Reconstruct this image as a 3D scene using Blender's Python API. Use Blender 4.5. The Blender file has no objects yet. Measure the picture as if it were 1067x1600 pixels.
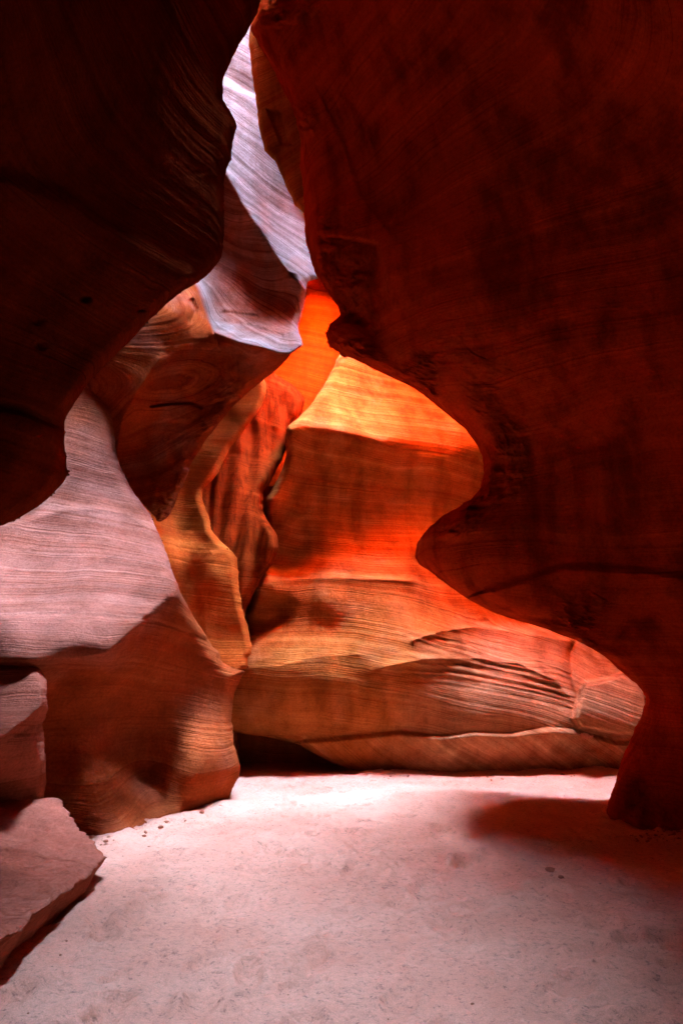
import bpy, math, random
import numpy as np
from mathutils import Vector
from mathutils.geometry import tessellate_polygon

SC = bpy.context.scene
COL = SC.collection
R = math.radians

# ------------------------------------------------------------------ camera
CAM_Z, PITCH, FPX, W0, H0 = 1.5, R(16.7), 889.0, 1067.0, 1600.0
cd = bpy.data.cameras.new('camera')
cam = bpy.data.objects.new('camera', cd)
COL.objects.link(cam)
cam.location = (0, 0, CAM_Z)
cam.rotation_euler = (math.pi / 2 + PITCH, 0, 0)
cd.sensor_fit = 'VERTICAL'
cd.sensor_height = 36.0
cd.lens = 36.0 * FPX / H0
cd.clip_start = 0.05
cd.clip_end = 5000
SC.camera = cam

# ------------------------------------------------------------------ sky, sun, exposure
SUN_EL, SUN_AZ = R(50), R(-15)          # azimuth from +Y towards +X
w = bpy.data.worlds.new('World')
SC.world = w
w.use_nodes = True
nt = w.node_tree
bg = nt.nodes['Background']
sky = nt.nodes.new('ShaderNodeTexSky')
sky.sky_type = 'NISHITA'
sky.sun_disc = False
sky.sun_elevation = SUN_EL
sky.sun_rotation = SUN_AZ
sky.altitude = 1300
sky.air_density = 1.0
sky.dust_density = 0.4
sky.ozone_density = 1.0
nt.links.new(sky.outputs[0], bg.inputs[0])
bg.inputs[1].default_value = 0.15

sd = bpy.data.lights.new('sun', 'SUN')
sd.energy = 3.6
sd.angle = R(0.53)
sd.color = (1.0, 0.93, 0.82)
sun = bpy.data.objects.new('sun', sd)
COL.objects.link(sun)
sv = Vector((math.cos(SUN_EL) * math.sin(SUN_AZ), math.cos(SUN_EL) * math.cos(SUN_AZ), math.sin(SUN_EL)))
sun.rotation_euler = sv.to_track_quat('Z', 'Y').to_euler()
sun.location = (0, 0, 40)

SC.view_settings.view_transform = 'Standard'
SC.view_settings.look = 'None'
SC.view_settings.gamma = 1.0
SC.view_settings.use_curve_mapping = False
SC.view_settings.exposure = 10.97
SC.render.engine = 'CYCLES'
cy = SC.cycles
cy.use_denoising = True
cy.denoiser = 'OPENIMAGEDENOISE'
cy.max_bounces = 14
cy.diffuse_bounces = 10
cy.glossy_bounces = 2
cy.transmission_bounces = 0
cy.caustics_reflective = False
cy.caustics_refractive = False
cy.sample_clamp_indirect = 0.0
cy.use_guiding = True
cy.use_surface_guiding = True
cy.guiding_training_samples = 64

QUAL = 1.0     # mesh density

# ------------------------------------------------------------------ numpy noise
def _h(ix, iy, iz, seed):
    n = (ix * 374761393 + iy * 668265263 + iz * 2147483647 + seed * 974634777) & 0xFFFFFFFF
    n = ((n ^ (n >> 13)) * 1274126177) & 0xFFFFFFFF
    n = ((n ^ (n >> 16)) * 2246822519) & 0xFFFFFFFF
    return ((n ^ (n >> 15)) & 0xFFFF) / 32767.5 - 1.0

def vnoise(x, y, z, seed=0):
    xf, yf, zf = np.floor(x), np.floor(y), np.floor(z)
    ix, iy, iz = xf.astype(np.int64), yf.astype(np.int64), zf.astype(np.int64)
    fx, fy, fz = x - xf, y - yf, z - zf
    q = lambda t: t * t * t * (t * (t * 6 - 15) + 10)
    u, v, ww = q(fx), q(fy), q(fz)
    out = 0
    for dx in (0, 1):
        for dy in (0, 1):
            for dz in (0, 1):
                out = out + _h(ix + dx, iy + dy, iz + dz, seed) * (u if dx else 1 - u) * (v if dy else 1 - v) * (ww if dz else 1 - ww)
    return out

def fbm(x, y, z, oct=4, seed=0, gain=0.5):
    a, s, t = 1.0, 0.0, 0.0
    for k in range(oct):
        s = s + a * vnoise(x, y, z, seed + k * 17)
        t += a
        a *= gain
        x, y, z = x * 2.03 + 3.1, y * 2.03 + 7.7, z * 2.03 + 1.3
    return s / t

def noise1(s, seed=0, oct=3):
    z = np.zeros_like(s)
    return fbm(s, z + 0.37, z + 0.71, oct, seed, 0.6)

def sstep(a, b, x):
    t = np.clip((x - a) / (b - a), 0, 1)
    return t * t * (3 - 2 * t)

# ------------------------------------------------------------------ point on the sight line at a distance Y ahead
CP, SP = math.cos(PITCH), math.sin(PITCH)
def at(px, py, Y):
    u = (np.asarray(px, float) - W0 / 2) / FPX
    v = (H0 / 2 - np.asarray(py, float)) / FPX
    dy = CP - v * SP
    dz = SP + v * CP
    t = Y / dy
    return u * t, Y + 0 * u, CAM_Z + dz * t

def tps(ctrl):
    c = np.array(ctrl, float)
    X = c[:, :2] / 100.0
    n = len(c)
    def k(r2):
        return np.where(r2 > 1e-12, 0.5 * r2 * np.log(np.maximum(r2, 1e-12)), 0)
    d2 = ((X[:, None] - X[None]) ** 2).sum(-1)
    A = np.zeros((n + 3, n + 3))
    A[:n, :n] = k(d2) + np.eye(n) * 0.02
    A[:n, n] = 1; A[:n, n + 1:] = X
    A[n, :n] = 1; A[n + 1:, :n] = X.T
    b = np.zeros(n + 3); b[:n] = c[:, 2]
    w = np.linalg.solve(A, b)
    def f(px, py):
        sh = px.shape
        px, py = px.ravel() / 100.0, py.ravel() / 100.0
        out = w[n] + w[n + 1] * px + w[n + 2] * py
        for i in range(n):
            r2 = (px - X[i, 0]) ** 2 + (py - X[i, 1]) ** 2
            out = out + w[i] * k(r2)
        return out.reshape(sh)
    return f

def polydist(px, py, poly):
    """distance to a polyline and which side of it (positive = to its left when looking along it on screen)"""
    best = np.full(px.shape, 1e9)
    side = np.zeros(px.shape)
    for (x0, y0), (x1, y1) in zip(poly[:-1], poly[1:]):
        ex, ey = x1 - x0, y1 - y0
        L2 = ex * ex + ey * ey + 1e-9
        t = np.clip(((px - x0) * ex + (py - y0) * ey) / L2, 0, 1)
        d = np.hypot(px - x0 - t * ex, py - y0 - t * ey)
        s = ex * (py - y0) - ey * (px - x0)
        m = d < best
        best = np.where(m, d, best)
        side = np.where(m, np.where(s > 0, -1.0, 1.0), side)
    return best, side

def step(poly, width, amp, fade=1e9):
    """left of the poly is pushed back by amp, right stays; falls off away from it"""
    def f(px, py):
        d, s = polydist(px, py, poly)
        sd = d * s
        return amp * sstep(-width, width, sd) * np.exp(-(np.maximum(d - width, 0) / fade) ** 2)
    return f

def ridge(poly, width, amp):
    def f(px, py):
        d, s = polydist(px, py, poly)
        return amp * np.exp(-(d / width) ** 2)
    return f

def cusp(poly, width, amp):
    """a sharp-crested edge (amp < 0 towards the viewer)"""
    def f(px, py):
        d, s = polydist(px, py, poly)
        return amp * np.exp(-d / width)
    return f

def bump(cx, cy_, rx, ry, amp, rot=0.0):
    c, s = math.cos(rot), math.sin(rot)
    def f(px, py):
        x, y = px - cx, py - cy_
        a, b = (x * c + y * s) / rx, (-x * s + y * c) / ry
        return amp * np.exp(-(a * a + b * b))
    return f

def inpoly(poly, width, amp):
    """a raised (amp < 0) or sunken plate with that outline"""
    P = poly + [poly[0]]
    def f(px, py):
        d, _ = polydist(px, py, P)
        ins = np.zeros(px.shape, bool)
        for (x0, y0), (x1, y1) in zip(P[:-1], P[1:]):
            if y0 == y1:
                continue
            c = ((y0 > py) != (y1 > py)) & (px < (x1 - x0) * (py - y0) / (y1 - y0) + x0)
            ins ^= c
        return amp * sstep(-width, width, np.where(ins, d, -d))
    return f

# ------------------------------------------------------------------ mesh helpers
def mesh_from_grid(name, X, Y, Z, mat, strat=None, parent=None, pale=None):
    n, m = X.shape
    co = np.stack([X, Y, Z], -1).reshape(-1, 3).astype(np.float32)
    i = np.arange(n * m).reshape(n, m)
    q = np.stack([i[:-1, :-1], i[:-1, 1:], i[1:, 1:], i[1:, :-1]], -1).reshape(-1, 4).astype(np.int32)
    me = bpy.data.meshes.new(name)
    me.vertices.add(len(co)); me.vertices.foreach_set('co', co.ravel())
    me.loops.add(q.size); me.loops.foreach_set('vertex_index', q.ravel())
    me.polygons.add(len(q))
    me.polygons.foreach_set('loop_start', np.arange(0, q.size, 4, dtype=np.int32))
    me.polygons.foreach_set('use_smooth', np.ones(len(q), bool))
    me.update(calc_edges=True)
    if strat is not None:
        a = me.attributes.new('strat', 'FLOAT', 'POINT')
        a.data.foreach_set('value', strat.ravel().astype(np.float32))
    if pale is not None:
        a = me.attributes.new('pale', 'FLOAT', 'POINT')
        a.data.foreach_set('value', pale.ravel().astype(np.float32))
    me.materials.append(mat)
    o = bpy.data.objects.new(name, me)
    COL.objects.link(o)
    o.parent = parent
    return o

def mesh_py(name, verts, faces, mat, parent=None, smooth=False):
    me = bpy.data.meshes.new(name)
    me.from_pydata([tuple(v) for v in verts], [], [tuple(f) for f in faces])
    if smooth:
        me.polygons.foreach_set('use_smooth', np.ones(len(me.polygons), bool))
    me.update()
    if mat:
        me.materials.append(mat)
    o = bpy.data.objects.new(name, me)
    COL.objects.link(o)
    o.parent = parent
    return o

def grid_normals(X, Y, Z):
    P = np.stack([X, Y, Z], -1)
    du = np.gradient(P, axis=1); dv = np.gradient(P, axis=0)
    n = np.cross(du, dv)
    L = np.linalg.norm(n, axis=-1, keepdims=True)
    return n / np.maximum(L, 1e-9)

def tag(o, label, cat=None, kind=None, group=None):
    o['label'] = label
    if cat:
        o['category'] = cat
        kind = kind or 'thing'
    if kind: o['kind'] = kind
    if group: o['group'] = group
    return o

def strata_relief(s, X, Y, Z, amp, seed):
    """ledges and grooves of the bedding: depth offset (metres, positive = outwards)"""
    patch = 0.45 + 0.55 * sstep(-0.35, 0.45, fbm(X * 0.7, Y * 0.7, Z * 0.7, 3, seed + 3))
    a = noise1(s * 5.0, seed + 1, 3)
    b = noise1(s * 22.0, seed + 2, 2)
    b = np.sign(b) * np.abs(b) ** 0.8
    lump = fbm(X * 1.1, Y * 1.1, Z * 1.1, 4, seed + 5)
    fine = fbm(X * 7, Y * 7, Z * 7, 3, seed + 6)
    return amp * patch * (0.020 * a + 0.009 * b) + amp * (0.030 * lump + 0.005 * fine)

def sheet(name, side, sil, outer, ctrl, mat, rows, nr, nc, mods=(), ew=26, er=0.45, bw=60, bd=1.2,
          top=None, outx=None, relief=1.0, seed=0, strat=None, edge_rough=2.0, dense=1.7, zmin=-0.35, rmul=None, crag=0.0, pale=None, back_mat=None):
    """One rock mass. sil: (py, px) of the rim where the surface turns away; outer: px where it leaves the view;
    ctrl: (px, py, distance). The rim is rounded, the back is carried on behind it."""
    nr, nc = int(nr * QUAL), int(nc * QUAL)
    py = np.linspace(rows[0], rows[1], nr)
    sil = sorted(sil)
    sy = np.array([p[0] for p in sil], float); sx = np.array([p[1] for p in sil], float)
    # softened interpolation of the traced rim
    fy = np.linspace(rows[0] - 20, rows[1] + 20, 2400)
    fx = np.interp(fy, sy, sx)
    kk = np.hanning(15); kk /= kk.sum()
    fx2 = np.convolve(np.pad(fx, 7, mode='edge'), kk, mode='valid')
    s_px = np.interp(py, fy, fx2)
    s_px = s_px + edge_rough * (fbm(py / 14.0, py * 0 + seed, py * 0, 4, seed, 0.65) + 0.35 * np.abs(vnoise(py / 4.5, py * 0 + seed, py * 0 + 3, seed)))
    if callable(outer):
        o_px = outer(py)
    else:
        o_px = np.full(nr, float(outer))
    dirn = 1.0 if side == 'L' else -1.0     # side: where the rim lies; the body lies on the other side
    t = np.linspace(0, 1, nc) ** dense
    PX = s_px[:, None] + (o_px - s_px)[:, None] * t[None]
    PY = np.repeat(py[:, None], nc, 1)
    rim = list(zip(s_px[::3], py[::3])) + [(s_px[-1], py[-1])]
    near = np.abs(PX - s_px[:, None]) < 5 * ew + 60
    d = np.full(PX.shape, 1e3)
    dd, _ = polydist(PX[near], PY[near], rim[:: max(1, len(rim) // 130)] + [rim[-1]])
    d[near] = np.minimum(dd, np.abs(PX - s_px[:, None])[near])
    f = tps(ctrl)
    D = f(PX, PY)
    for mfn in mods:
        D = D + mfn(PX, PY)
    if crag:
        rg = 1 - 2 * np.abs(fbm(PX / 30.0, PY / 22.0, PX * 0 + seed, 4, seed + 21, 0.6))
        D = D - crag * np.exp(-d / 45.0) * rg * sstep(-0.2, 0.5, fbm(PX / 90.0, PY / 90.0, PX * 0, 2, seed + 31))
    e = np.clip(1 - d / ew, 0, 1)
    D = D + er * (1 - np.sqrt(np.maximum(1 - e * e, 0)))
    # back side
    nb = 16
    ang = np.linspace(0, math.pi / 2, nb + 1)[1:][::-1]
    bpx = s_px[:, None] + dirn * bw * (1 - np.cos(ang))[None]
    bD = D[:, :1] + bd * np.sin(ang)[None]
    PX = np.concatenate([bpx, PX], 1)
    PY = np.repeat(py[:, None], PX.shape[1], 1)
    D = np.concatenate([bD, D], 1)
    X, Y, Z = at(PX, PY, D)
    # carry on out of view
    if top is not None:
        rX, rY, rZ = [], [], []
        cx, cyy, cz = X[0], Y[0], Z[0]
        k = 24
        for off in top:
            for j in range(1, k + 1):
                q = j / k
                rX.append(cx + off[0] * q); rY.append(cyy + off[1] * q); rZ.append(cz + off[2] * q)
            cx, cyy, cz = rX[-1], rY[-1], rZ[-1]
        X = np.concatenate([np.array(rX)[::-1], X]); Y = np.concatenate([np.array(rY)[::-1], Y]); Z = np.concatenate([np.array(rZ)[::-1], Z])
        PX = np.concatenate([np.repeat(PX[:1], len(rX), 0), PX]); 
        PY = np.concatenate([np.repeat(PY[:1], len(rX), 0) - np.arange(len(rX), 0, -1)[:, None] * 20.0, PY])
    if outx is not None:
        cX, cY = [X], [Y]; cZ = [Z]; pP = [PX]; pQ = [PY]
        lx, ly, lz = X[:, -1:], Y[:, -1:], Z[:, -1:]
        for off in outx:
            q = (np.arange(1, 17) / 16.0)[None]
            cX.append(lx + off[0] * q); cY.append(ly + off[1] * q); cZ.append(lz + off[2] * q)
            pP.append(PX[:, -1:] + q * 400); pQ.append(PY[:, -1:] + q * 0)
            lx, ly, lz = cX[-1][:, -1:], cY[-1][:, -1:], cZ[-1][:, -1:]
        X = np.concatenate(cX, 1); Y = np.concatenate(cY, 1); Z = np.concatenate(cZ, 1)
        PX = np.concatenate(pP, 1); PY = np.concatenate(pQ, 1)
    S = Z + 0.10 * X - 0.05 * Y + 0.22 * fbm(X * 0.45, Y * 0.45, Z * 0.45, 2, seed + 11)
    if strat is not None:
        S = strat(S, PX, PY, X, Y, Z)
    N = grid_normals(X, Y, Z)
    # point normals at the viewer's side
    vis = (N * np.stack([X, Y, Z - CAM_Z], -1)).sum(-1)
    if np.median(vis) > 0:
        N = -N
    rel = strata_relief(S, X, Y, Z, relief if rmul is None else relief * rmul(PX, PY), seed)
    X, Y, Z = X + N[..., 0] * rel, Y + N[..., 1] * rel, Z + N[..., 2] * rel
    Z = np.maximum(Z, zmin)
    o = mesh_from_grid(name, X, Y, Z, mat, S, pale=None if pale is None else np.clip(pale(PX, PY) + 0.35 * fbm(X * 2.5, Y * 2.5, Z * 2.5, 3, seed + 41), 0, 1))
    if back_mat:
        o.data.materials.append(back_mat)
        mi = np.zeros((X.shape[0] - 1, X.shape[1] - 1), np.int32); mi[:, :nb - 2] = 1
        o.data.polygons.foreach_set('material_index', mi.ravel())
    return o

# ------------------------------------------------------------------ materials
def newmat(name):
    m = bpy.data.materials.new(name)
    m.use_nodes = True
    nt = m.node_tree
    b = nt.nodes['Principled BSDF']
    b.inputs['Specular IOR Level'].default_value = 0.0
    b.inputs['Roughness'].default_value = 0.85
    return m, nt, b

def N(nt, t, **kw):
    n = nt.nodes.new(t)
    for k, v in kw.items():
        setattr(n, k, v)
    return n

def mathn(nt, op, a, b=None, clamp=False):
    n = N(nt, 'ShaderNodeMath', operation=op, use_clamp=clamp)
    for i, v in enumerate((a, b)):
        if v is None: continue
        if isinstance(v, (int, float)): n.inputs[i].default_value = v
        else: nt.links.new(v, n.inputs[i])
    return n.outputs[0]

def ramp(nt, src, stops, interp='LINEAR'):
    r = N(nt, 'ShaderNodeValToRGB')
    r.color_ramp.interpolation = interp
    el = r.color_ramp.elements
    while len(el) < len(stops): el.new(0.5)
    for e, (p, c) in zip(el, stops):
        e.position = p
        e.color = (c, c, c, 1) if isinstance(c, (int, float)) else (*c, 1)
    nt.links.new(src, r.inputs[0])
    return r.outputs[0]

def mixc(nt, fac, a, b, mode='MIX'):
    n = N(nt, 'ShaderNodeMix', data_type='RGBA', blend_type=mode)
    for i, v in ((0, fac), (6, a), (7, b)):
        if isinstance(v, (int, float)): n.inputs[i].default_value = v
        elif isinstance(v, tuple): n.inputs[i].default_value = (*v, 1)
        else: nt.links.new(v, n.inputs[i])
    return n.outputs[2]

def noise(nt, vec, scale, detail=4, rough=0.55, dims='3D', w=None):
    n = N(nt, 'ShaderNodeTexNoise', noise_dimensions=dims)
    n.inputs['Scale'].default_value = scale
    n.inputs['Detail'].default_value = detail
    n.inputs['Roughness'].default_value = rough
    if vec is not None: nt.links.new(vec, n.inputs['Vector'])
    if w is not None: nt.links.new(w, n.inputs['W'])
    return n.outputs[0]

def sandstone(name, dark, light, upper=None, streak=0.5, band=1.0, bumpd=0.02, streak_scale=2.2, lamina=0.5):
    m, nt, b = newmat(name)
    L = nt.links
    geo = N(nt, 'ShaderNodeNewGeometry').outputs['Position']
    st = N(nt, 'ShaderNodeAttribute', attribute_name='strat').outputs['Fac']
    warp = noise(nt, geo, 1.3, 4)
    s2 = mathn(nt, 'ADD', st, mathn(nt, 'MULTIPLY', mathn(nt, 'SUBTRACT', warp, 0.5), 0.10))
    broad = noise(nt, None, 4.5, 3, 0.6, '1D', s2)
    mid = noise(nt, None, 34.0, 3, 0.65, '1D', s2)
    fine = noise(nt, None, 130.0, 2, 0.6, '1D', s2)
    patch = ramp(nt, noise(nt, geo, 0.9, 4, 0.6), [(0.36, 0.12), (0.62, 1.0)])
    lines = mathn(nt, 'ADD', mathn(nt, 'MULTIPLY', mathn(nt, 'SUBTRACT', mid, 0.5), 0.55), mathn(nt, 'MULTIPLY', mathn(nt, 'SUBTRACT', fine, 0.5), 0.40))
    v = mathn(nt, 'ADD', mathn(nt, 'MULTIPLY', mathn(nt, 'SUBTRACT', broad, 0.5), 0.55), mathn(nt, 'MULTIPLY', lines, patch))
    v = mathn(nt, 'ADD', mathn(nt, 'MULTIPLY', v, band), 0.5)
    f = ramp(nt, v, [(0.34, 0.0), (0.52, 0.5), (0.68, 1.0)])
    col = mixc(nt, f, dark, light)
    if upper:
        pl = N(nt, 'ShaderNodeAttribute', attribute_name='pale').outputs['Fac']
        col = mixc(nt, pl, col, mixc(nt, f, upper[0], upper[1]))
    # thin iron-dark laminae that come and go
    lam = ramp(nt, mid, [(0.28, 1.0), (0.37, 0.0)])
    col = mixc(nt, mathn(nt, 'MULTIPLY', mathn(nt, 'MULTIPLY', lam, patch), lamina), col, mixc(nt, 1.0, col, (0.5, 0.4, 0.4), 'MULTIPLY'))
    # mottling
    mo = noise(nt, geo, 3.2, 6, 0.65)
    col = mixc(nt, 1.0, col, ramp(nt, mo, [(0.3, 0.74), (0.7, 1.14)]), 'MULTIPLY')
    col = mixc(nt, 1.0, col, ramp(nt, noise(nt, geo, 34, 5, 0.75), [(0.3, 0.72), (0.5, 1.0), (0.72, 1.25)]), 'MULTIPLY')
    # varnish running down the face
    mp = N(nt, 'ShaderNodeMapping')
    mp.inputs['Scale'].default_value = (1.0, 1.0, 0.03)
    L.new(geo, mp.inputs[0])
    sk = noise(nt, mp.outputs[0], streak_scale, 4, 0.55)
    sm = noise(nt, geo, 0.55, 2)
    skv = ramp(nt, mathn(nt, 'ADD', sk, mathn(nt, 'MULTIPLY', mathn(nt, 'SUBTRACT', sm, 0.5), 0.35)), [(0.45, 0.0), (0.66, 1.0)])
    dk = mixc(nt, 1.0, col, (0.42, 0.33, 0.24), 'MULTIPLY')
    col = mixc(nt, mathn(nt, 'MULTIPLY', skv, streak), col, dk)
    L.new(col, b.inputs['Base Color'])
    # relief
    grain = noise(nt, geo, 75, 3, 0.7)
    pit = noise(nt, geo, 18, 5, 0.7)
    hl = mathn(nt, 'MULTIPLY', mathn(nt, 'ADD', mathn(nt, 'MULTIPLY', mid, 0.8), mathn(nt, 'MULTIPLY', fine, 0.35)), patch)
    hgt = mathn(nt, 'ADD', hl, mathn(nt, 'ADD', mathn(nt, 'MULTIPLY', grain, 0.16), mathn(nt, 'MULTIPLY', pit, 0.45)))
    bp = N(nt, 'ShaderNodeBump')
    bp.inputs['Strength'].default_value = 0.9
    bp.inputs['Distance'].default_value = bumpd
    L.new(hgt, bp.inputs['Height'])
    L.new(bp.outputs[0], b.inputs['Normal'])
    return m

M_NEAR = sandstone('sandstone_near', dark=(0.36, 0.019, 0.003), light=(0.60, 0.05, 0.007), streak=0.85, band=0.7, lamina=0.45, bumpd=0.035, streak_scale=3.0)
M_DARK = sandstone('sandstone_overhang_shade', dark=(0.09, 0.008, 0.0015), light=(0.20, 0.024, 0.005), streak=0.6, band=0.8, lamina=0.5, bumpd=0.035)  # darker rock for the overhang, its shade painted into the base colour
# upper tints paint in skylight, lower ones the shade, with some bed colour
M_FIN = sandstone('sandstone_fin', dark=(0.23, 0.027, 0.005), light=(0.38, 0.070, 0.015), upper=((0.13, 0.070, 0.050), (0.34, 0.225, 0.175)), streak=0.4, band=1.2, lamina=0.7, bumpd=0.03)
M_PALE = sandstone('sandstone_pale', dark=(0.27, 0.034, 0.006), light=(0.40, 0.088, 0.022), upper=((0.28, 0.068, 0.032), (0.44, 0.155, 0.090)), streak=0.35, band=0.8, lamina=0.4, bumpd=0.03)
M_SLAB = sandstone('sandstone_slab', dark=(0.31, 0.066, 0.028), light=(0.46, 0.135, 0.072), streak=0.2, band=0.7, bumpd=0.04)
M_BACK = sandstone('sandstone_back', dark=(0.34, 0.058, 0.007), light=(0.54, 0.175, 0.034), upper=((0.33, 0.100, 0.030), (0.62, 0.31, 0.135)), streak=0.65, band=0.9, bumpd=0.03, lamina=0.35)  # upper tints mix paler beds with painted-in skylight
M_SPAN = sandstone('sandstone_striped', dark=(0.17, 0.017, 0.0025), light=(0.30, 0.048, 0.007), streak=0.8, band=0.5, streak_scale=9.0)
M_GLOW = sandstone('sandstone_far', dark=(0.34, 0.040, 0.003), light=(0.50, 0.085, 0.007), streak=0.35, band=1.0)
M_BOUNCE = sandstone('sandstone_bounce', dark=(0.44, 0.15, 0.03), light=(0.58, 0.25, 0.07), streak=0.1, band=0.6)  # orange chosen so hidden faces bounce warmer light onto the back wall
M_PILLAR = sandstone('sandstone_pillar', dark=(0.42, 0.050, 0.006), light=(0.60, 0.125, 0.018), streak=0.3, band=0.7, lamina=0.4)

def sand_mat():
    m, nt, b = newmat('sand')
    L = nt.links
    geo = N(nt, 'ShaderNodeNewGeometry').outputs['Position']
    big = noise(nt, geo, 1.1, 4)
    col = mixc(nt, ramp(nt, big, [(0.35, 0.0), (0.65, 1.0)]), (0.72, 0.28, 0.15), (0.80, 0.35, 0.195))
    mp = N(nt, 'ShaderNodeMapping')
    mp.inputs['Rotation'].default_value = (0, 0, 0.35)
    mp.inputs['Scale'].default_value = (1, 1.9, 1)
    L.new(geo, mp.inputs[0])
    sp = noise(nt, mp.outputs[0], 16, 7, 0.78)
    msk = ramp(nt, noise(nt, geo, 2.3, 4, 0.6), [(0.38, 0.15), (0.62, 1.0)])
    col = mixc(nt, msk, col, mixc(nt, 1.0, col, ramp(nt, sp, [(0.32, 0.36), (0.45, 0.93), (0.7, 1.1)]), 'MULTIPLY'))
    sp2 = noise(nt, geo, 30, 6, 0.75)
    col = mixc(nt, 0.8, col, mixc(nt, 1.0, col, ramp(nt, sp2, [(0.33, 0.38), (0.43, 0.97), (0.62, 1.06)]), 'MULTIPLY'))
    gr = noise(nt, geo, 140, 2, 0.8)
    col = mixc(nt, 1.0, col, ramp(nt, gr, [(0.3, 0.8), (0.7, 1.12)]), 'MULTIPLY')
    L.new(col, b.inputs['Base Color'])
    h = mathn(nt, 'ADD', mathn(nt, 'MULTIPLY', sp, 1.0), mathn(nt, 'MULTIPLY', gr, 0.12))
    bp = N(nt, 'ShaderNodeBump')
    bp.inputs['Strength'].default_value = 0.8
    bp.inputs['Distance'].default_value = 0.045
    L.new(h, bp.inputs['Height'])
    L.new(bp.outputs[0], b.inputs['Normal'])
    return m
M_SAND = sand_mat()

# ------------------------------------------------------------------ ground
def on_floor(px, py):
    u = (px - W0 / 2) / FPX; v = (H0 / 2 - py) / FPX
    t = -CAM_Z / (SP + v * CP)
    return u * t, (CP - v * SP) * t
BANK = [[on_floor(*p) for p in q] for q in ([(945, 1262), (960, 1288), (1010, 1300), (1067, 1306), (1300, 1350)], [(352, 1260), (280, 1285), (200, 1312), (110, 1345)],
                                            [(576, 1212), (700, 1207), (800, 1204), (940, 1206)])]
def floor_z(x, y):
    z = 0.06 * fbm(x * 0.5, y * 0.5, x * 0 + 2.2, 3, 71)
    z = z + 0.020 * fbm(x * 2.6, y * 3.4, x * 0 + 5.2, 3, 72)
    pit = fbm(x * 5.5, y * 6.5, x * 0 + 1.2, 4, 74)
    z = z - 0.030 * np.clip(np.abs(pit) * -1 + 0.16, 0, 1) * 2.0 + 0.010 * fbm(x * 13, y * 15, x * 0, 3, 73)
    for q in BANK:
        d, _ = polydist(x, y, q)
        z = z + 0.09 * np.exp(-(d / 0.28)) * (0.7 + 0.6 * fbm(x * 2, y * 2, x * 0, 2, 79))
    return z
def trodden(X, Y, Z):
    rnd = random.Random(77)
    xs, ys = X[0], Y[:, 0]
    for k in range(1000):
        cx, cy_ = rnd.uniform(-3.4, 4.2), 2.6 + 8.6 * rnd.random() ** 1.2
        a = rnd.gauss(0.2, 0.5); L = rnd.choice([0.13, 0.06, 0.05, 0.08]) * rnd.uniform(0.8, 1.2); Wd = L * rnd.uniform(0.45, 0.8)
        dep = L * rnd.uniform(0.12, 0.26)
        i0, i1 = np.searchsorted(ys, [cy_ - 0.4, cy_ + 0.4]); j0, j1 = np.searchsorted(xs, [cx - 0.4, cx + 0.4])
        x, y = X[i0:i1, j0:j1] - cx, Y[i0:i1, j0:j1] - cy_
        u, v = (x * math.sin(a) + y * math.cos(a)) / L, (x * math.cos(a) - y * math.sin(a)) / Wd
        r = np.sqrt(u * u + v * v) + 0.25 * fbm(x * 12 + k, y * 12, x * 0, 2, 90)
        Z[i0:i1, j0:j1] += dep * (-np.exp(-(r ** 4)) + 0.55 * np.exp(-((r - 1.25) / 0.28) ** 2))
    return Z
gx = np.concatenate([np.linspace(-9, -4.2, 20)[:-1], np.linspace(-4.2, 5.2, int(440 * QUAL)), np.linspace(5.2, 10, 20)[1:]])
gy = np.concatenate([np.linspace(-12, 2.6, 30)[:-1], 2.6 + (np.linspace(0, 1, int(420 * QUAL)) ** 1.35) * 10.4, np.linspace(13, 20, 20)[1:]])
GX, GY = np.meshgrid(gx, gy)
ground = mesh_from_grid('ground', GX, GY, trodden(GX, GY, floor_z(GX, GY)), M_SAND)
tag(ground, 'pale sandy canyon floor with small ripples and pits', kind='structure')

# ------------------------------------------------------------------ canyon rim: the plateau above with the winding slot in it
RIM1 = 12.6
SLOT_MID = [(-3.6, 5.6), (-1.9, 4.7), (-1.3, 3.4), (-0.9, 2.1), (0.0, 2.0), (0.4, 3.0), (0.65, 5.0), (-0.2, 6.3), (-0.9, 7.6), (-1.2, 9.8), (-2.4, 9.9), (-3.7, 8.8), (-4.0, 7.0)]
SLOT_FAR = [(-1.4, 11.1), (-1.4, 10.4), (-0.4, 10.25), (0.3, 10.2), (1.0, 9.5), (3.9, 8.9), (4.4, 9.8), (1.8, 10.4), (0.8, 11.2), (0.5, 12.9), (-0.5, 13.0), (-0.4, 11.5)]
def smooth_loop(p, k=6):
    p = np.array(p); n = len(p); out = []
    for i in range(n):
        a, b, c, d = p[i - 1], p[i], p[(i + 1) % n], p[(i + 2) % n]
        for j in range(k):
            t = j / k
            out.append(0.5 * ((2 * b) + (-a + c) * t + (2 * a - 5 * b + 4 * c - d) * t * t + (-a + 3 * b - 3 * c + d) * t ** 3))
    return [tuple(q) for q in out]
def inside(X, Y, poly):
    ins = np.zeros(X.shape, bool)
    for (x0, y0), (x1, y1) in zip(poly, poly[1:] + poly[:1]):
        if y0 != y1:
            ins ^= ((y0 > Y) != (y1 > Y)) & (X < (x1 - x0) * (Y - y0) / (y1 - y0) + x0)
    return ins
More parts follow.
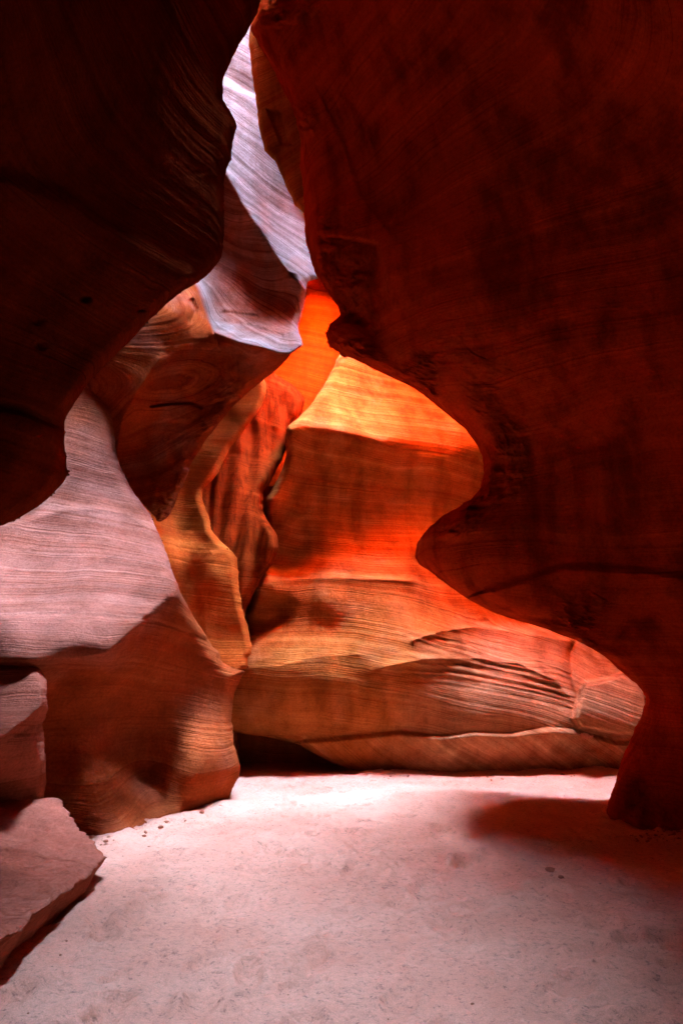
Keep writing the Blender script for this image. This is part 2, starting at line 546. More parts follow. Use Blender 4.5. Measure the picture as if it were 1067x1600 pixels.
def rim_terrain():
    xs = np.concatenate([[-60, -20, -12], np.arange(-7.2, 7.21, 0.16), [20, 60]])
    ys = np.concatenate([[-60, -25], np.arange(-13, 16.6, 0.16), [25, 60]])
    X, Y = np.meshgrid(xs, ys)
    CX, CY = 0.25 * (X[:-1, :-1] + X[1:, 1:] + X[:-1, 1:] + X[1:, :-1]), 0.25 * (Y[:-1, :-1] + Y[1:, 1:] + Y[:-1, 1:] + Y[1:, :-1])
    hole = np.zeros(CX.shape, bool)
    for p in (SLOT_MID, SLOT_FAR):
        hole |= inside(CX, CY, smooth_loop(p))
    low = np.clip(1.5 + 1.78 * Y + 0.35, 5.5, 9.9)          # roof of the front chamber rises away from the viewer
    Zb = low + (12.2 - low) * sstep(3.9, 4.5, Y) + 0.2 * fbm(X * 0.6, Y * 0.6, X * 0, 3, 4)
    Zt = 24.0 - 6.2 * (1 - sstep(4.2, 5.0, Y)) - 10.1 * sstep(9.3, 10.3, Y + np.clip(X, 0, 1)) + 0.4 * fbm(X * 0.3, Y * 0.3, X * 0, 3, 6)
    Zt = Zt + 16.0 * sstep(11.4, 11.6, Y) * (1 - sstep(13.4, 13.8, Y)) * (1 - sstep(-1.0, -0.7, X))     # unseen butte, added to keep the sun out of the middle slot
    n, m = X.shape
    v = np.concatenate([np.stack([X, Y, Zb], -1).reshape(-1, 3), np.stack([X, Y, Zt], -1).reshape(-1, 3)])
    idx = np.arange(n * m).reshape(n, m); k = n * m
    f = []
    for i in range(n - 1):
        for j in range(m - 1):
            a, b, c, d = idx[i, j], idx[i, j + 1], idx[i + 1, j + 1], idx[i + 1, j]
            if not hole[i, j]:
                f.append((a, b, c, d)); f.append((a + k, b + k, c + k, d + k))
                for (di, dj, e0, e1) in ((-1, 0, a, b), (1, 0, d, c), (0, -1, a, d), (0, 1, b, c)):
                    ii, jj = i + di, j + dj
                    if 0 <= ii < n - 1 and 0 <= jj < m - 1 and hole[ii, jj]:
                        f.append((e0, e1, e1 + k, e0 + k))
    return mesh_py('canyon_rim_terrain', v, f, M_FIN)
tag(rim_terrain(), 'sandstone plateau above the slot, open along a winding crack', kind='structure')
# rock body around the passage (hidden behind the walls in view)
def wall_strip(name, path, z0, z1, mat, label, seed):
    p = np.array(path, float)
    seg = np.r_[0, np.cumsum(np.hypot(*np.diff(p, axis=0).T))]
    s = np.linspace(0, seg[-1], int(seg[-1] * 5))
    x = np.interp(s, seg, p[:, 0]); y = np.interp(s, seg, p[:, 1])
    z = np.linspace(z0, z1, 70)
    X, Z = np.meshgrid(x, z); Y, _ = np.meshgrid(y, z)
    nx = 0.5 * fbm(X * 0.4, Y * 0.4, Z * 0.3, 4, seed); ny = 0.5 * fbm(X * 0.4 + 9, Y * 0.4, Z * 0.3, 4, seed + 50)
    S = Z + 0.1 * X
    o = mesh_from_grid(name, X + nx, Y + ny, Z, mat, S)
    return tag(o, label, kind='structure')
wall_strip('canyon_wall', [(5.5, -11), (6.2, 2), (6.5, 8), (6.5, 15), (2, 15.5), (-2, 15.5), (-6, 15), (-6.5, 8), (-5.5, 3), (-5, -4), (-4.5, -11), (0, -12.5), (5.5, -11)],
           -1, 16.0, M_NEAR, 'rough sandstone wall closing the canyon all round, behind everything else', 900)

# ------------------------------------------------------------------ right near wall
H_SIL = [(-60, 432), (0, 409), (29, 398), (42, 391), (60, 400), (108, 427), (145, 445), (185, 462), (215, 470), (260, 470), (300, 474), (330, 474),
         (380, 478), (425, 491), (460, 514), (480, 529), (494, 531), (500, 524), (506, 514), (523, 508), (540, 513), (553, 530), (566, 560), (585, 600),
         (605, 645), (640, 690), (668, 725), (690, 742), (715, 753), (740, 755), (765, 748), (780, 735), (798, 705), (825, 675), (848, 655), (868, 648),
         (880, 655), (893, 672), (915, 700), (932, 725), (955, 765), (970, 810), (980, 850), (995, 890), (1010, 920), (1025, 945), (1045, 965),
         (1065, 990), (1080, 1005), (1098, 1008), (1120, 1000), (1140, 990), (1165, 980), (1195, 967), (1225, 960), (1255, 949), (1270, 948), (1285, 954), (1300, 975), (1340, 1000), (1700, 1010)]
H_CT = [(950, 1260, 7.0), (1067, 1305, 6.5), (1400, 1380, 5.6), (1400, 1650, 5.6), (1000, 1650, 7.0),
        (1000, 1090, 7.1), (1067, 1090, 6.6), (1400, 1090, 5.3),
        (648, 868, 7.4), (690, 850, 6.95), (760, 870, 6.4), (900, 900, 6.2), (1067, 870, 5.7), (1400, 870, 4.6),
        (755, 740, 6.8), (900, 740, 6.0), (1067, 740, 5.4), (1400, 740, 4.3),
        (530, 545, 6.7), (640, 560, 6.2), (800, 560, 5.6), (1067, 560, 4.9), (1400, 560, 3.9),
        (490, 420, 6.6), (600, 420, 5.9), (800, 400, 5.1), (1067, 400, 4.5), (1400, 400, 3.5),
        (470, 250, 6.3), (600, 200, 5.3), (800, 200, 4.5), (1067, 200, 3.8), (1400, 200, 2.8),
        (400, 50, 5.7), (600, 0, 4.5), (800, 0, 3.8), (1067, 0, 3.0), (1400, 0, 2.2), (430, -60, 5.2), (1067, -60, 2.7), (1400, -60, 2.0)]
H_MODS = [ridge([(540, 470), (590, 545), (660, 590), (720, 650)], 16, 0.10),
          step([(520, 190), (540, 230), (560, 300), (575, 320)], 4, 0.06, 40),
          step([(575, 560), (640, 590), (700, 640), (760, 690)], 3, -0.10, 30),
          step([(560, 375), (590, 380), (600, 430)], 4, -0.12, 40),
          bump(560, 500, 45, 25, 0.16, 0.5),
          bump(920, 690, 70, 30, 0.12, 0.1),
          step([(770, 920), (880, 885), (1000, 890), (1300, 930)], 8, 0.10, 80),
          bump(870, 770, 18, 120, 0.07)]
h = sheet('rock_wall', 'L', H_SIL, 1500, H_CT, M_NEAR, (-60, 1700), 760, 360, H_MODS, crag=0.22, back_mat=M_BOUNCE, ew=30, er=0.45, bw=70, bd=1.6, rmul=lambda PX, PY: 1.0 + 1.6 * np.exp(-((PX - 690) / 60.0) ** 2 - ((PY - 840) / 60.0) ** 2),  # back faces coloured for the light they bounce
          top=[(-0.2, -0.5, 2.5), (0, 0.0, 3.5)], outx=[(1.0, -4.0, 0), (0.5, -9, 0)], seed=10, relief=0.8)
tag(h, 'huge dark red wall filling the right side, edge curving in and out', 'rock wall')

hr = sheet('bounce_sheet', 'L', [(y, x + 70) for y, x in H_SIL], 1500, [(500, 0, 7.9), (1500, 0, 8.2), (500, 700, 8.3), (1500, 700, 8.5), (1000, 1200, 8.6), (1500, 1300, 8.4)], M_BOUNCE, (-60, 1400), 200, 80,  # unseen sheet added behind the wall to bounce orange light
           [], ew=10, er=0.05, bw=10, bd=0.1, seed=15, relief=1.5, top=[(0, 0, 2.5)])
hr.parent = h
H2 = sheet('rock_fin', 'L', [(20, 392), (42, 390), (70, 389), (105, 393), (145, 398), (190, 403), (236, 414), (252, 430), (290, 445), (320, 460), (333, 474), (360, 500)], 540,
           [(390, 40, 7.0), (400, 150, 7.1), (460, 150, 6.7), (470, 300, 6.9), (430, 250, 7.1), (520, 100, 6.5), (520, 350, 6.8)],
           M_BACK, (20, 360), 240, 70, [inpoly([(418, 172), (440, 175), (455, 225), (440, 225)], 3, 0.08)], ew=8, er=0.15, bw=30, bd=0.8, top=[(0.1, 0, 4.0)], seed=33, relief=0.7)
tag(H2, 'narrow leaf-shaped brown rock fin in the gap at the top, against the right wall', 'rock fin')

# ------------------------------------------------------------------ left overhang
A_SIL = [(-60, 430), (0, 407), (29, 398), (45, 389), (80, 368), (120, 350), (155, 347), (175, 360), (195, 368), (215, 365), (250, 360), (265, 352), (290, 349), (345, 350), (390, 348),
         (405, 344), (425, 330), (440, 312), (455, 285), (475, 262), (500, 235), (540, 195), (570, 165), (600, 135), (630, 115), (655, 103), (690, 101), (715, 105), (740, 108), (755, 100),
         (775, 80), (795, 55), (810, 30), (822, 0), (835, -40), (850, -95), (870, -180), (900, -300)]
A_CT = [(350, 100, 4.6), (200, 100, 3.6), (0, 100, 2.7), (-400, 100, 1.8), (400, -60, 4.5), (0, -60, 2.3), (-400, -60, 1.5),
        (348, 300, 4.8), (200, 300, 4.1), (0, 300, 3.5), (-400, 300, 2.4), (330, 420, 4.9), (200, 430, 4.4), (0, 430, 3.8), (-400, 450, 2.6),
        (200, 530, 4.8), (100, 600, 4.6), (0, 600, 4.2), (-400, 600, 2.9), (100, 720, 4.9), (0, 720, 4.4), (-200, 720, 3.7), (-400, 720, 3.1), (0, 815, 4.7), (-300, 890, 3.6)]
A_MODS = [step([(310, 432), (210, 375), (120, 315), (40, 283), (-100, 250)], 16, -0.08, 90),
          ridge([(-50, 625), (40, 640), (100, 668)], 6, 0.07),
          bump(135, 467, 6, 4, 0.08), bump(62, 502, 8, 5, 0.06), bump(66, 540, 7, 5, 0.06), bump(222, 484, 6, 3, 0.05)]
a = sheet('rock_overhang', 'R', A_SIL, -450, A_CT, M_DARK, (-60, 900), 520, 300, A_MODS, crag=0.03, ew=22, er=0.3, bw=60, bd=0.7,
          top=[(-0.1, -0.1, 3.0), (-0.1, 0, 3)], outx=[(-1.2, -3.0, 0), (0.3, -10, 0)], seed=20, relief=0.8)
tag(a, 'nearly black rock overhang filling the upper left, its curved lower edge above paler rock', 'rock overhang')

# ------------------------------------------------------------------ left pale wall with the bulge down to the sand
B_SIL = [(560, 140), (640, 172), (700, 180), (725, 187), (760, 205), (785, 220), (805, 237), (830, 248), (870, 262), (920, 280), (960, 300), (1000, 325), (1020, 342), (1034, 347),
         (1040, 356), (1046, 384), (1060, 376), (1090, 363), (1130, 362), (1165, 366), (1195, 374), (1206, 376), (1225, 366), (1250, 355), (1265, 350), (1420, 345)]
B_CT = [(350, 1258, 8.2), (200, 1312, 6.4), (100, 1330, 6.4), (0, 1320, 6.2), (-400, 1330, 5.0), (345, 1400, 8.2), (0, 1420, 6.2),
        (372, 1205, 8.1), (300, 1220, 7.6), (230, 1220, 7.5), (150, 1230, 6.7),
        (362, 1100, 8.3), (250, 1120, 7.7), (180, 1130, 7.2), (100, 1130, 6.8), (-400, 1130, 5.3),
        (340, 1036, 8.1), (300, 985, 7.75), (260, 1010, 7.45), (210, 1060, 7.15), (100, 1075, 6.65),
        (276, 936, 7.3), (216, 985, 6.7), (172, 1028, 6.3), (50, 1034, 5.9), (-400, 1030, 4.7),
        (200, 930, 6.95), (50, 930, 6.55), (-400, 930, 5.0),
        (245, 830, 7.9), (150, 830, 7.5), (30, 850, 7.2), (-400, 850, 5.5),
        (190, 740, 8.2), (140, 720, 7.95), (60, 720, 7.85), (-300, 720, 6.6), (140, 640, 8.2), (60, 620, 8.1), (-300, 600, 7.0)]
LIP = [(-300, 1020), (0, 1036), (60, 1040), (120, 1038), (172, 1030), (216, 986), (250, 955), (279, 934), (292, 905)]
B_MODS = [cusp(LIP, 22, -0.10), step(LIP, 12, -0.20, 80),
          step([(-40, 830), (60, 806), (110, 792), (160, 792), (200, 800), (246, 828)], 5, 0.08, 40),
          cusp([(60, 806), (110, 792), (160, 790), (205, 800), (248, 828)], 8, -0.05),
          bump(215, 1180, 50, 110, 0.32, -0.35), bump(310, 1190, 36, 60, -0.22), bump(140, 1200, 40, 80, -0.14, -0.3)]
def side_of(poly, width):
    def f(PX, PY):
        d, sd_ = polydist(PX, PY, poly)
        return sstep(-width, width, d * sd_)
    return f
b = sheet('rock_wall', 'R', B_SIL, -450, B_CT, M_PALE, (560, 1420), 560, 300, B_MODS, ew=20, er=0.3, bw=70, bd=1.0, outx=[(-0.6, -5, 0)], seed=40, relief=0.9, pale=lambda PX, PY: side_of(LIP + [(320, 850)], 34)(PX, PY) * (0.25 + 0.75 * sstep(620, 730, PY)), rmul=lambda PX, PY: 1.0 - 0.5 * sstep(1040, 1070, PY))  # pale mask paints skylight above the lip, redder shade below it
tag(b, 'pale pink banded rock face on the left above a red bulge on the sand', 'rock wall')

I_SIL = [(1005, -140), (1020, -70), (1030, 0), (1036, 35), (1043, 60), (1062, 75), (1109, 77), (1131, 68), (1170, 71), (1210, 75), (1258, 70), (1300, 76), (1420, 80)]
I_CT = [(60, 1050, 5.75), (0, 1050, 5.65), (-300, 1050, 4.9), (70, 1105, 5.6), (0, 1105, 5.45), (0, 1160, 5.1), (-300, 1160, 4.4), (60, 1150, 5.6), (60, 1250, 5.95), (0, 1250, 5.7), (0, 1300, 5.8), (-300, 1300, 4.8), (60, 1400, 6.0), (-300, 1420, 4.8)]
i2 = sheet('rock_bulge', 'R', I_SIL, -400, I_CT, M_SLAB, (1005, 1420), 260, 130, [step([(-100, 1185), (0, 1160), (45, 1130), (78, 1100)], 8, -0.18, 50)],
           ew=14, er=0.25, bw=40, bd=0.8, seed=45, relief=0.6, outx=[(-0.6, -4, 0)])
tag(i2, 'low dark rock bulge at the left edge above the tilted slab', 'rock')

# ------------------------------------------------------------------ middle left: fin with the shelf, and the lit wall above it
W_SIL = [(-60, 560), (426, 540), (432, 505), (440, 481), (455, 479), (464, 477), (484, 475), (506, 467), (518, 468), (530, 471), (540, 472), (547, 463), (553, 455), (564, 446), (580, 429),
         (599, 404), (614, 385), (636, 363), (658, 344), (686, 322), (727, 297), (755, 288), (783, 274), (800, 268), (820, 254), (850, 230), (900, 210)]
W_CT = [(400, -60, 8.9), (385, 60, 9.15), (385, 130, 9.3), (450, 130, 9.5), (380, 200, 9.35), (450, 260, 9.6), (372, 260, 9.3), (430, 330, 9.45), (480, 420, 9.2), (540, 420, 9.9),
        (354, 275, 9.1), (400, 352, 9.05), (450, 425, 9.0), (478, 457, 9.0),
        (360, 340, 9.35), (380, 390, 9.45), (425, 440, 9.4), (470, 485, 9.35), (320, 420, 9.4), (345, 450, 9.4), (420, 480, 9.35), (333, 490, 9.1), (400, 500, 9.2), (462, 512, 9.15),
        (340, 522, 8.45), (400, 543, 8.35), (465, 546, 8.5), (350, 560, 8.7), (420, 575, 8.8), (360, 605, 8.95), (310, 560, 8.6), (300, 520, 8.4),
        (290, 480, 8.3), (250, 520, 8.1), (200, 590, 8.1), (150, 650, 8.6), (150, 720, 8.9), (110, 580, 8.2), (170, 760, 9.0), (0, 560, 8.2), (0, 720, 8.8), (200, 400, 8.6), (0, 400, 8.0), (0, 0, 9.0), (200, 100, 9.6),
        (225, 690, 9.1), (255, 770, 9.5), (220, 745, 9.3), (300, 640, 9.0), (330, 665, 9.05), (275, 720, 9.4), (262, 640, 8.85), (212, 640, 8.4), (240, 850, 9.2), (100, 850, 9.0), (0, 850, 9.0)]
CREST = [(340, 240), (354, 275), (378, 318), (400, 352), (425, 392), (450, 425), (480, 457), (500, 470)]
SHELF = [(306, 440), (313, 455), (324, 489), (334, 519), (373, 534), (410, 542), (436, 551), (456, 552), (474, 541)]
W_MODS = [cusp(CREST, 22, -0.22), step(CREST, 3, -0.05, 60), cusp(SHELF, 14, -0.26), step(SHELF[:4], 4, 0.15, 18),
          ridge([(236, 634), (262, 630), (300, 629), (315, 636)], 2.2, 0.10),
          cusp([(250, 560), (215, 610), (190, 660), (182, 720)], 12, -0.10),
          ridge([(300, 470), (306, 484), (300, 500)], 4, 0.10),
          ridge([(340, 500), (385, 508), (440, 524)], 2.5, 0.05), ridge([(350, 488), (400, 494)], 3, 0.06),
          step([(348, 120), (375, 140), (398, 150)], 4, 0.12, 30)]
def W_skylit(PX, PY):  # skylight painted in above the crest and along the shelf edge
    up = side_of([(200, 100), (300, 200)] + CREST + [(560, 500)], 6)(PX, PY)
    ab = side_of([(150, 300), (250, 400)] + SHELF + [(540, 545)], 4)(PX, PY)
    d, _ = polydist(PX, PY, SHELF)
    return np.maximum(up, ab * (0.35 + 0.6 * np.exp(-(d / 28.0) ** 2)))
wsh = sheet('rock_fin', 'R', W_SIL, -150, W_CT, M_FIN, (-60, 900), 620, 330, W_MODS, crag=0.10, ew=14, er=0.3, bw=40, bd=0.5, top=[(0.0, 0.5, 3.0)], seed=50, relief=0.8, pale=W_skylit, strat=lambda S, PX, PY, X, Y, Z: S + 0.55 * X * sstep(560, 430, PY) * 1.0 - 0.5 * X * sstep(480, 620, PY))
tag(wsh, 'tall rock fin left of centre with a jutting shelf and dark hollow curl', 'rock fin')

# ------------------------------------------------------------------ pillar
C_SIL = [(570, 400), (585, 408), (599, 416), (614, 417), (633, 410), (655, 393), (699, 360), (742, 338), (764, 318), (780, 316), (805, 326), (827, 330), (846, 347), (864, 366), (874, 372), (921, 373), (952, 379),
         (983, 388), (1011, 393), (1021, 393), (1027, 387), (1042, 387), (1070, 367), (1120, 362)]
C_CT = [(400, 600, 10.0), (340, 640, 10.0), (380, 650, 9.9), (330, 720, 9.8), (290, 780, 9.75), (310, 800, 9.5), (280, 830, 9.5), (340, 850, 9.0), (300, 860, 9.1), (365, 880, 8.85), (330, 900, 8.75),
        (300, 900, 9.15), (300, 960, 9.1), (275, 900, 8.9), (260, 860, 8.8), (345, 960, 8.7), (385, 1010, 8.65), (345, 1010, 8.6), (360, 1045, 8.4), (330, 1100, 8.5), (370, 1100, 8.6), (200, 700, 9.3), (200, 1000, 8.6)]
c = sheet('rock_pillar', 'R', C_SIL, 180, C_CT, M_PILLAR, (570, 1120), 380, 140, [step([(318, 1010), (316, 930), (318, 880), (330, 862), (352, 858)], 5, 0.12, 25)], ew=12, er=0.3, bw=50, bd=0.9, seed=60, relief=0.7)
tag(c, 'rounded orange rock pillar between the pale left face and the striped wall behind', 'rock pillar')

# ------------------------------------------------------------------ striped wall behind the pillar
D_SIL = [(540, 380), (570, 420), (586, 432), (599, 454), (612, 468), (627, 476), (650, 470), (690, 450), (720, 440), (745, 425), (767, 411), (799, 411), (824, 426), (839, 435), (861, 435), (883, 425), (905, 407),
         (949, 385), (980, 378), (1260, 372)]
D_CT = [(440, 600, 11.6), (470, 630, 11.6), (400, 620, 11.2), (340, 700, 10.8), (400, 700, 11.0), (445, 700, 11.3), (400, 780, 10.5), (340, 800, 10.5), (430, 850, 10.2), (380, 850, 10.3), (380, 930, 10.2), (300, 900, 10.0),
        (370, 1000, 10.6), (370, 1200, 11.4), (250, 700, 10.2), (250, 1000, 10.4), (250, 1250, 11)]
dsh = sheet('rock_column', 'R', D_SIL, 180, D_CT, M_SPAN, (540, 1260), 420, 150, [ridge([(392, 640), (395, 740), (405, 830), (400, 900)], 14, 0.12), lambda PX, PY: 0.035 * np.sin((PX - 22 * np.sin((PY - 600) / 90.0)) / 5.2 + 2.5 * fbm(PX / 60.0, PY / 160.0, PX * 0, 2, 5)) * sstep(600, 660, PY)], ew=14, er=0.5, bw=40, bd=1.2, seed=70, relief=0.8)
tag(dsh, 'dark red wall with vertical stripes set back behind the orange pillar', 'rock wall')

# ------------------------------------------------------------------ back wall
F_SIL = [(480, 552), (545, 533), (555, 530), (600, 508), (636, 481), (655, 462), (668, 447), (690, 446), (710, 447), (735, 440), (765, 424), (780, 415), (820, 412), (880, 412), (900, 408), (916, 399), (936, 395), (961, 381),
         (985, 365), (1010, 335), (1137, 335), (1142, 362), (1147, 385), (1151, 416), (1158, 447), (1163, 467), (1178, 492), (1192, 520), (1207, 559), (1213, 580), (1230, 610), (1300, 640)]
F_CT = [(600, 1212, 10.9), (800, 1205, 11.0), (930, 1208, 11.1), (1100, 1210, 10.9), (600, 1300, 10.9), (1100, 1300, 10.9),
        (390, 1130, 10.65), (480, 1140, 10.6), (600, 1135, 10.55), (750, 1130, 10.4), (880, 1130, 10.4), (1100, 1130, 10.2), (520, 1185, 10.8),
        (370, 1060, 10.5), (500, 1055, 10.2), (650, 1060, 10.35), (800, 1070, 10.6), (880, 1090, 10.7),
        (370, 975, 11.5), (395, 1040, 10.45), (430, 1000, 10.85), (430, 958, 11.35), (470, 1035, 10.3), (520, 985, 10.8), (550, 1000, 10.6), (700, 1000, 10.9), (850, 1010, 11.3), (940, 1030, 11.3),
        (405, 922, 10.9), (430, 925, 10.9), (500, 935, 10.75), (600, 930, 10.9), (700, 940, 11.4), (800, 960, 12.1), (1000, 960, 12.4),
        (408, 908, 10.85), (430, 882, 11.6), (490, 884, 11.35), (640, 880, 11.5), (700, 890, 11.8), (430, 800, 11.1), (500, 800, 11.45), (600, 800, 11.75), (720, 780, 12.0),
        (450, 700, 10.75), (520, 710, 11.2), (620, 725, 11.5), (740, 735, 11.8), (455, 670, 10.5), (540, 676, 10.85), (620, 688, 11.2), (740, 695, 11.5),
        (490, 635, 11.1), (560, 635, 11.7), (680, 640, 12.1), (525, 570, 12.1), (600, 580, 12.6), (700, 600, 12.8), (540, 490, 12.9), (700, 480, 13.2), (1000, 480, 13.2), (1000, 800, 12.2), (1100, 1000, 11.6)]
KNOB = [(912, 1066), (936, 1064), (972, 1054), (1000, 1070), (1012, 1095), (1010, 1150), (960, 1148), (905, 1138), (896, 1122), (902, 1100)]
def fan_q(PX):
    return np.clip((PX - 610) / 280.0, 0, 1.15) ** 1.8
def fan_y0(PX, PY):
    q = fan_q(PX)
    return (PY - 276.7 * q) / (1 - 0.22 * q)
def fan(PX, PY):
    # carved flutes sweeping down to the right
    y0 = fan_y0(PX, PY)
    win = sstep(560, 720, PX) * (1 - sstep(890, 905, PX)) * sstep(975, 990, y0) * (1 - sstep(1060, 1080, y0)) * (1 - sstep(1130, 1140, PY))
    y0 = y0 + 2.5 * fbm(PX / 130.0, PY / 60.0, PX * 0, 2, 61)
    return 0.024 * win * (noise1(y0 / 7.0, 63, 2) + 0.25 * np.sin(y0 / 1.9))
LEDGE = [(1060, 1163), (1000, 1158), (960, 1162), (900, 1143), (860, 1140), (800, 1148), (740, 1146), (690, 1152), (620, 1146), (560, 1152), (470, 1160)]
F_MODS = [inpoly(KNOB, 6, -0.38), step(LEDGE, 5, -0.16, 40), cusp(LEDGE[2:], 10, -0.03),
          cusp([(444, 669), (480, 666), (540, 675), (600, 690)], 14, -0.10),
          bump(470, 850, 20, 60, 0.16, 0.0), bump(440, 820, 20, 40, -0.15, 0.3),
          cusp([(640, 908), (560, 905), (500, 903), (430, 908), (398, 920)], 12, -0.14),
          cusp([(380, 1045), (440, 1040), (500, 1026), (560, 1022)], 20, -0.12),
          cusp([(890, 1002), (820, 990), (740, 980), (690, 986), (645, 1000)], 16, -0.20),
          cusp([(900, 1100), (865, 1062), (810, 1036), (740, 1028), (660, 1030), (600, 1042)], 16, -0.20),
          fan,
          cusp([(905, 1100), (895, 1060), (890, 1020), (900, 1000)], 9, 0.14)]
def F_strat(S, PX, PY, X, Y, Z):
    # cross-bedding: laminae that sweep down to the right, and a tilted set under the ledge
    S = S + np.where((PY > 940) & (PY <= 1149), 0.0125 * (PY - fan_y0(PX, PY)) * sstep(940, 985, PY), 0)
    S = S + np.where(PY > 1149, 0.0075 * (PX - 560) + 0.6, 0)
    k3 = inpoly(KNOB, 4, 1.0)(PX, PY) > 0.5
    return np.where(k3, Z + 0.35 * X + 2.0, S)
def F_rmul(PX, PY):
    return 0.8 + 1.0 * sstep(600, 720, PX) * sstep(960, 1010, PY) * (1 - sstep(1060, 1110, PY)) + 1.2 * sstep(560, 700, PX) * sstep(1150, 1160, PY)
fsh = sheet('rock_wall', 'L', F_SIL, 1120, F_CT, M_BACK, (480, 1300), 640, 380, F_MODS, ew=14, er=0.4, bw=60, bd=1.4, top=[(0.2, 0.6, 4.0)], seed=80, relief=1.0, strat=F_strat, dense=1.0, rmul=F_rmul, pale=lambda PX, PY: 0.9 * sstep(600, 790, PX + 0.5 * (PY - 1050)) * sstep(930, 1000, PY + 0.12 * (PX - 760)))  # pale mask: tan beds plus skylight painted in at lower right
tag(fsh, 'glowing orange back wall with swirling bedding across the end of the sandy floor', 'rock wall')

esh = sheet('rock_wall', 'R', [(300, 640), (760, 640)], 330, [(420, 600, 13.2), (480, 600, 13.4), (480, 450, 13.6), (530, 500, 13.8), (600, 400, 14.2), (350, 450, 13.4), (600, 700, 13.8), (350, 750, 13)],
            M_GLOW, (300, 760), 240, 140, [], ew=5, er=0.2, bw=30, bd=0.8, top=[(0, 0.5, 3)], seed=90, relief=0.7)
tag(esh, 'bright orange far wall seen through the narrow gap in the middle', 'rock wall')
csh = sheet('rock_wall', 'R', [(1080, 720), (1300, 720)], 260, [(300, 1100, 12.4), (500, 1100, 12.4), (700, 1100, 12.8), (300, 1250, 12.2), (500, 1250, 12.2), (700, 1250, 12.6)], M_BACK, (1060, 1300), 120, 160, [], ew=5, er=0.1, bw=20, bd=0.4, seed=95, relief=1.0)
tag(csh, 'dark rock at the back of the low hollow under the back wall', 'rock wall')

# ------------------------------------------------------------------ tilted slab at the lower left
def slab():
    # corners of the top face
    q = [np.array(at(*p)) for p in ((95, 1248, 5.85), (170, 1338, 5.1), (-12, 1474, 3.3), (-420, 1600, 2.8), (-330, 1250, 5.4))]
    n, m = 120, 120
    U, V = np.meshgrid(np.linspace(0, 1, m), np.linspace(0, 1, n))      # V: back -> front along the free edge, U: from free edge inwards
    vv = V[..., None]; uu = U[..., None]
    edge = np.where(vv < 0.42, q[0] + (q[1] - q[0]) * (vv / 0.42), q[1] + (q[2] - q[1]) * ((vv - 0.42) / 0.58))
    inn = q[4] + (q[3] - q[4]) * vv
    P = edge + (inn - edge) * uu
    X, Y, Z = P[..., 0], P[..., 1], P[..., 2]
    ed = 0.07 * fbm(V * 11, V * 0, V * 0, 5, 3, 0.65) * (1 - U) ** 6
    X = X + ed; Y = Y + ed * 0.7
    Z = Z + 0.05 * fbm(X * 1.5, Y * 1.5, Z, 4, 8) + 0.014 * fbm(X * 8, Y * 8, Z, 4, 9, 0.6) + 0.025 * np.floor(2.2 * fbm(X * 1.8 + 4, Y * 1.8, Z, 3, 14)) / 2.2 - 0.02 * np.exp(-(U / 0.015))
    # broken side under the free edge, running back underneath
    k = 26
    cx, cy_ = X[:, :1], Y[:, :1]
    ins = np.array([-0.55, 0.35])
    t = np.linspace(0, 1, k)[::-1][None]
    drop = (0.42 * t) * (0.55 + 0.45 * sstep(0.3, 0.6, V[:, :1]))
    back = 0.50 * t ** 1.2 + 0.05 * fbm(V[:, :1] * 14 + 0 * t, t * 5 + 0 * V[:, :1], 0 * V[:, :1] + 0 * t, 4, 12)
    sX = cx + ins[0] * back; sY = cy_ + ins[1] * back * 0.6; sZ = Z[:, :1] - drop
    X = np.concatenate([sX, X], 1); Y = np.concatenate([sY, Y], 1); Z = np.concatenate([sZ, Z], 1)
    return mesh_from_grid('rock_slab', X, Y, Z, M_SLAB, np.concatenate([sZ * 1.0, 0.25 * (Z[:, k:] - 0.6 * Y[:, k:]) + 0.03 * fbm(X[:, k:] * 2, Y[:, k:] * 2, Z[:, k:], 3, 4)], 1))
tag(slab(), 'flat tilted pinkish rock slab lying on the sand in the lower left corner', 'rock slab')

# ------------------------------------------------------------------ loose stones
def pebble_mesh(name, seed, mat):
    import bmesh
    bm = bmesh.new()
    bmesh.ops.create_icosphere(bm, subdivisions=2, radius=1.0)
    rnd = random.Random(seed)
    sx, sy, sz = rnd.uniform(0.8, 1.3), rnd.uniform(0.7, 1.0), rnd.uniform(0.45, 0.75)
    cuts = [Vector((rnd.gauss(0, 1), rnd.gauss(0, 1), rnd.gauss(0, 1))).normalized() for _ in range(7)]
    for v in bm.verts:
        p = v.co
        for c in cuts:
            d = p.dot(c) - 0.72
            if d > 0:
                p = p - c * d * 0.9
        v.co = Vector((p.x * sx, p.y * sy, p.z * sz))
    me = bpy.data.meshes.new(name)
    bm.to_mesh(me); bm.free()
    me.materials.append(mat)
    return me
M_STONE = sandstone('sandstone_stone', dark=(0.30, 0.08, 0.03), light=(0.48, 0.18, 0.09), streak=0.0, band=0.4)
STONES = [pebble_mesh('stone', 300 + k, M_STONE) for k in range(6)]
def stone(name, px, py, r, label, k, group=None, z=None, Y=None):
    u = (px - W0 / 2) / FPX; v = (H0 / 2 - py) / FPX
    dy, dz = CP - v * SP, SP + v * CP
    t = -CAM_Z / dz if Y is None else Y / dy
    x, y = u * t, dy * t
    zz = float(floor_z(np.array([x]), np.array([y]))[0]) + r * 0.28 if Y is None else CAM_Z + dz * t
    o = bpy.data.objects.new(name, STONES[k % 6])
    COL.objects.link(o)
    o.location = (x, y, zz)
    o.rotation_euler = (0, 0, k * 1.7)
    o.scale = (r, r, r)
    tag(o, label, 'stone', group=group)
    return o
stone('stone', 859, 1361, 0.045, 'reddish stone on the sand at the edge of the right-hand shadow, larger of two', 0)
stone('stone', 876, 1370, 0.026, 'small stone just right of the larger one by the shadow edge', 3)
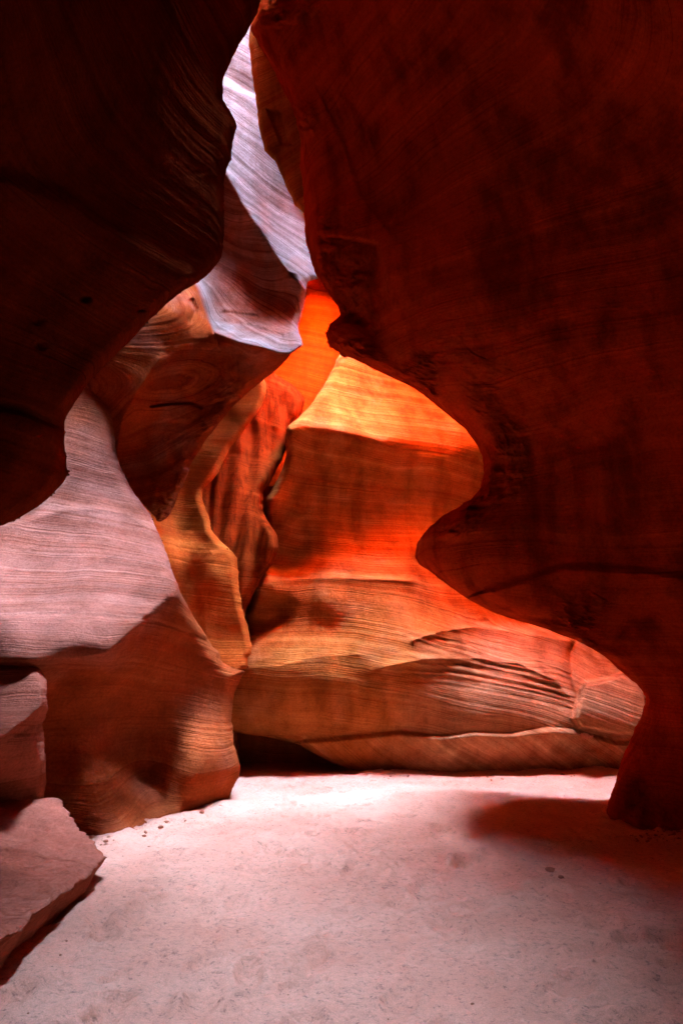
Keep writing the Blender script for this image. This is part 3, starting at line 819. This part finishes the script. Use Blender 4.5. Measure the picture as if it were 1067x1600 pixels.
stone('stone', 917, 1149, 0.10, 'pale round stone lodged in the ledge below the knob of the back wall', 2, Y=10.32)
rnd = random.Random(5)
n = 0
while n < 30:
    py = 1215 + 385 * rnd.random() ** 1.2
    px = rnd.uniform(180, 1060) if py < 1400 else rnd.uniform(20, 1060)
    if py < 1320 and (px > 940 or px < 380):
        continue
    stone('pebble', px, py, rnd.choice([0.004, 0.005, 0.006, 0.008]), 'tiny dark pebble lying loose on the pale sand', rnd.randrange(6), 'pebbles scattered on the sand')
    n += 1
for k in range(40):      # grit along the foot of the right wall
    stone('pebble', rnd.uniform(985, 1064), 1302 + rnd.uniform(0, 14), rnd.uniform(0.008, 0.02), 'small pebble in the grit along the foot of the right wall', rnd.randrange(6), 'grit at the foot of the right wall')

# the rounded knob wedged in the notch of the right wall
def knob(parent, px, py, Y, r, mat, seed):
    u, v = np.meshgrid(np.linspace(0, 2 * math.pi, 61), np.linspace(0.02, math.pi - 0.02, 40))
    x, y, z = np.sin(v) * np.cos(u), np.sin(v) * np.sin(u), np.cos(v)
    k = 1 + 0.28 * fbm(x * 1.6, y * 1.6, z * 1.6, 4, seed) + 0.05 * fbm(x * 7, y * 7, z * 7, 3, seed + 4)
    k[:, -1] = k[:, 0]
    cx, cyy, cz = (float(q) for q in at(px, py, Y))
    tl = 0.35
    X = cx + r * k * (1.25 * x); Z = cz + r * k * 0.75 * z - tl * (X - cx); Yy = cyy + r * k * 0.8 * y
    return mesh_from_grid('knob', X, Yy, Z, mat, Z + 0.4 * X, parent)
knob(h, 556, 530, 6.62, 0.24, M_NEAR, 3)

# chips of rock fallen along the foot of the walls
for k in range(34):
    if k < 16:
        t = rnd.random(); px, py = 350 - 220 * t + rnd.uniform(-4, 10), 1262 + 72 * t + rnd.uniform(1, 9)
        lab, grp = 'small chip of fallen rock at the foot of the left bulge', 'chips at the foot of the left bulge'
    else:
        px = rnd.uniform(590, 940); py = 1212 + rnd.uniform(0, 7)
        lab, grp = 'small chip of fallen rock at the foot of the back wall', 'chips at the foot of the back wall'
    stone('rock_chip', px, py, rnd.uniform(0.012, 0.034), lab, rnd.randrange(6), grp)
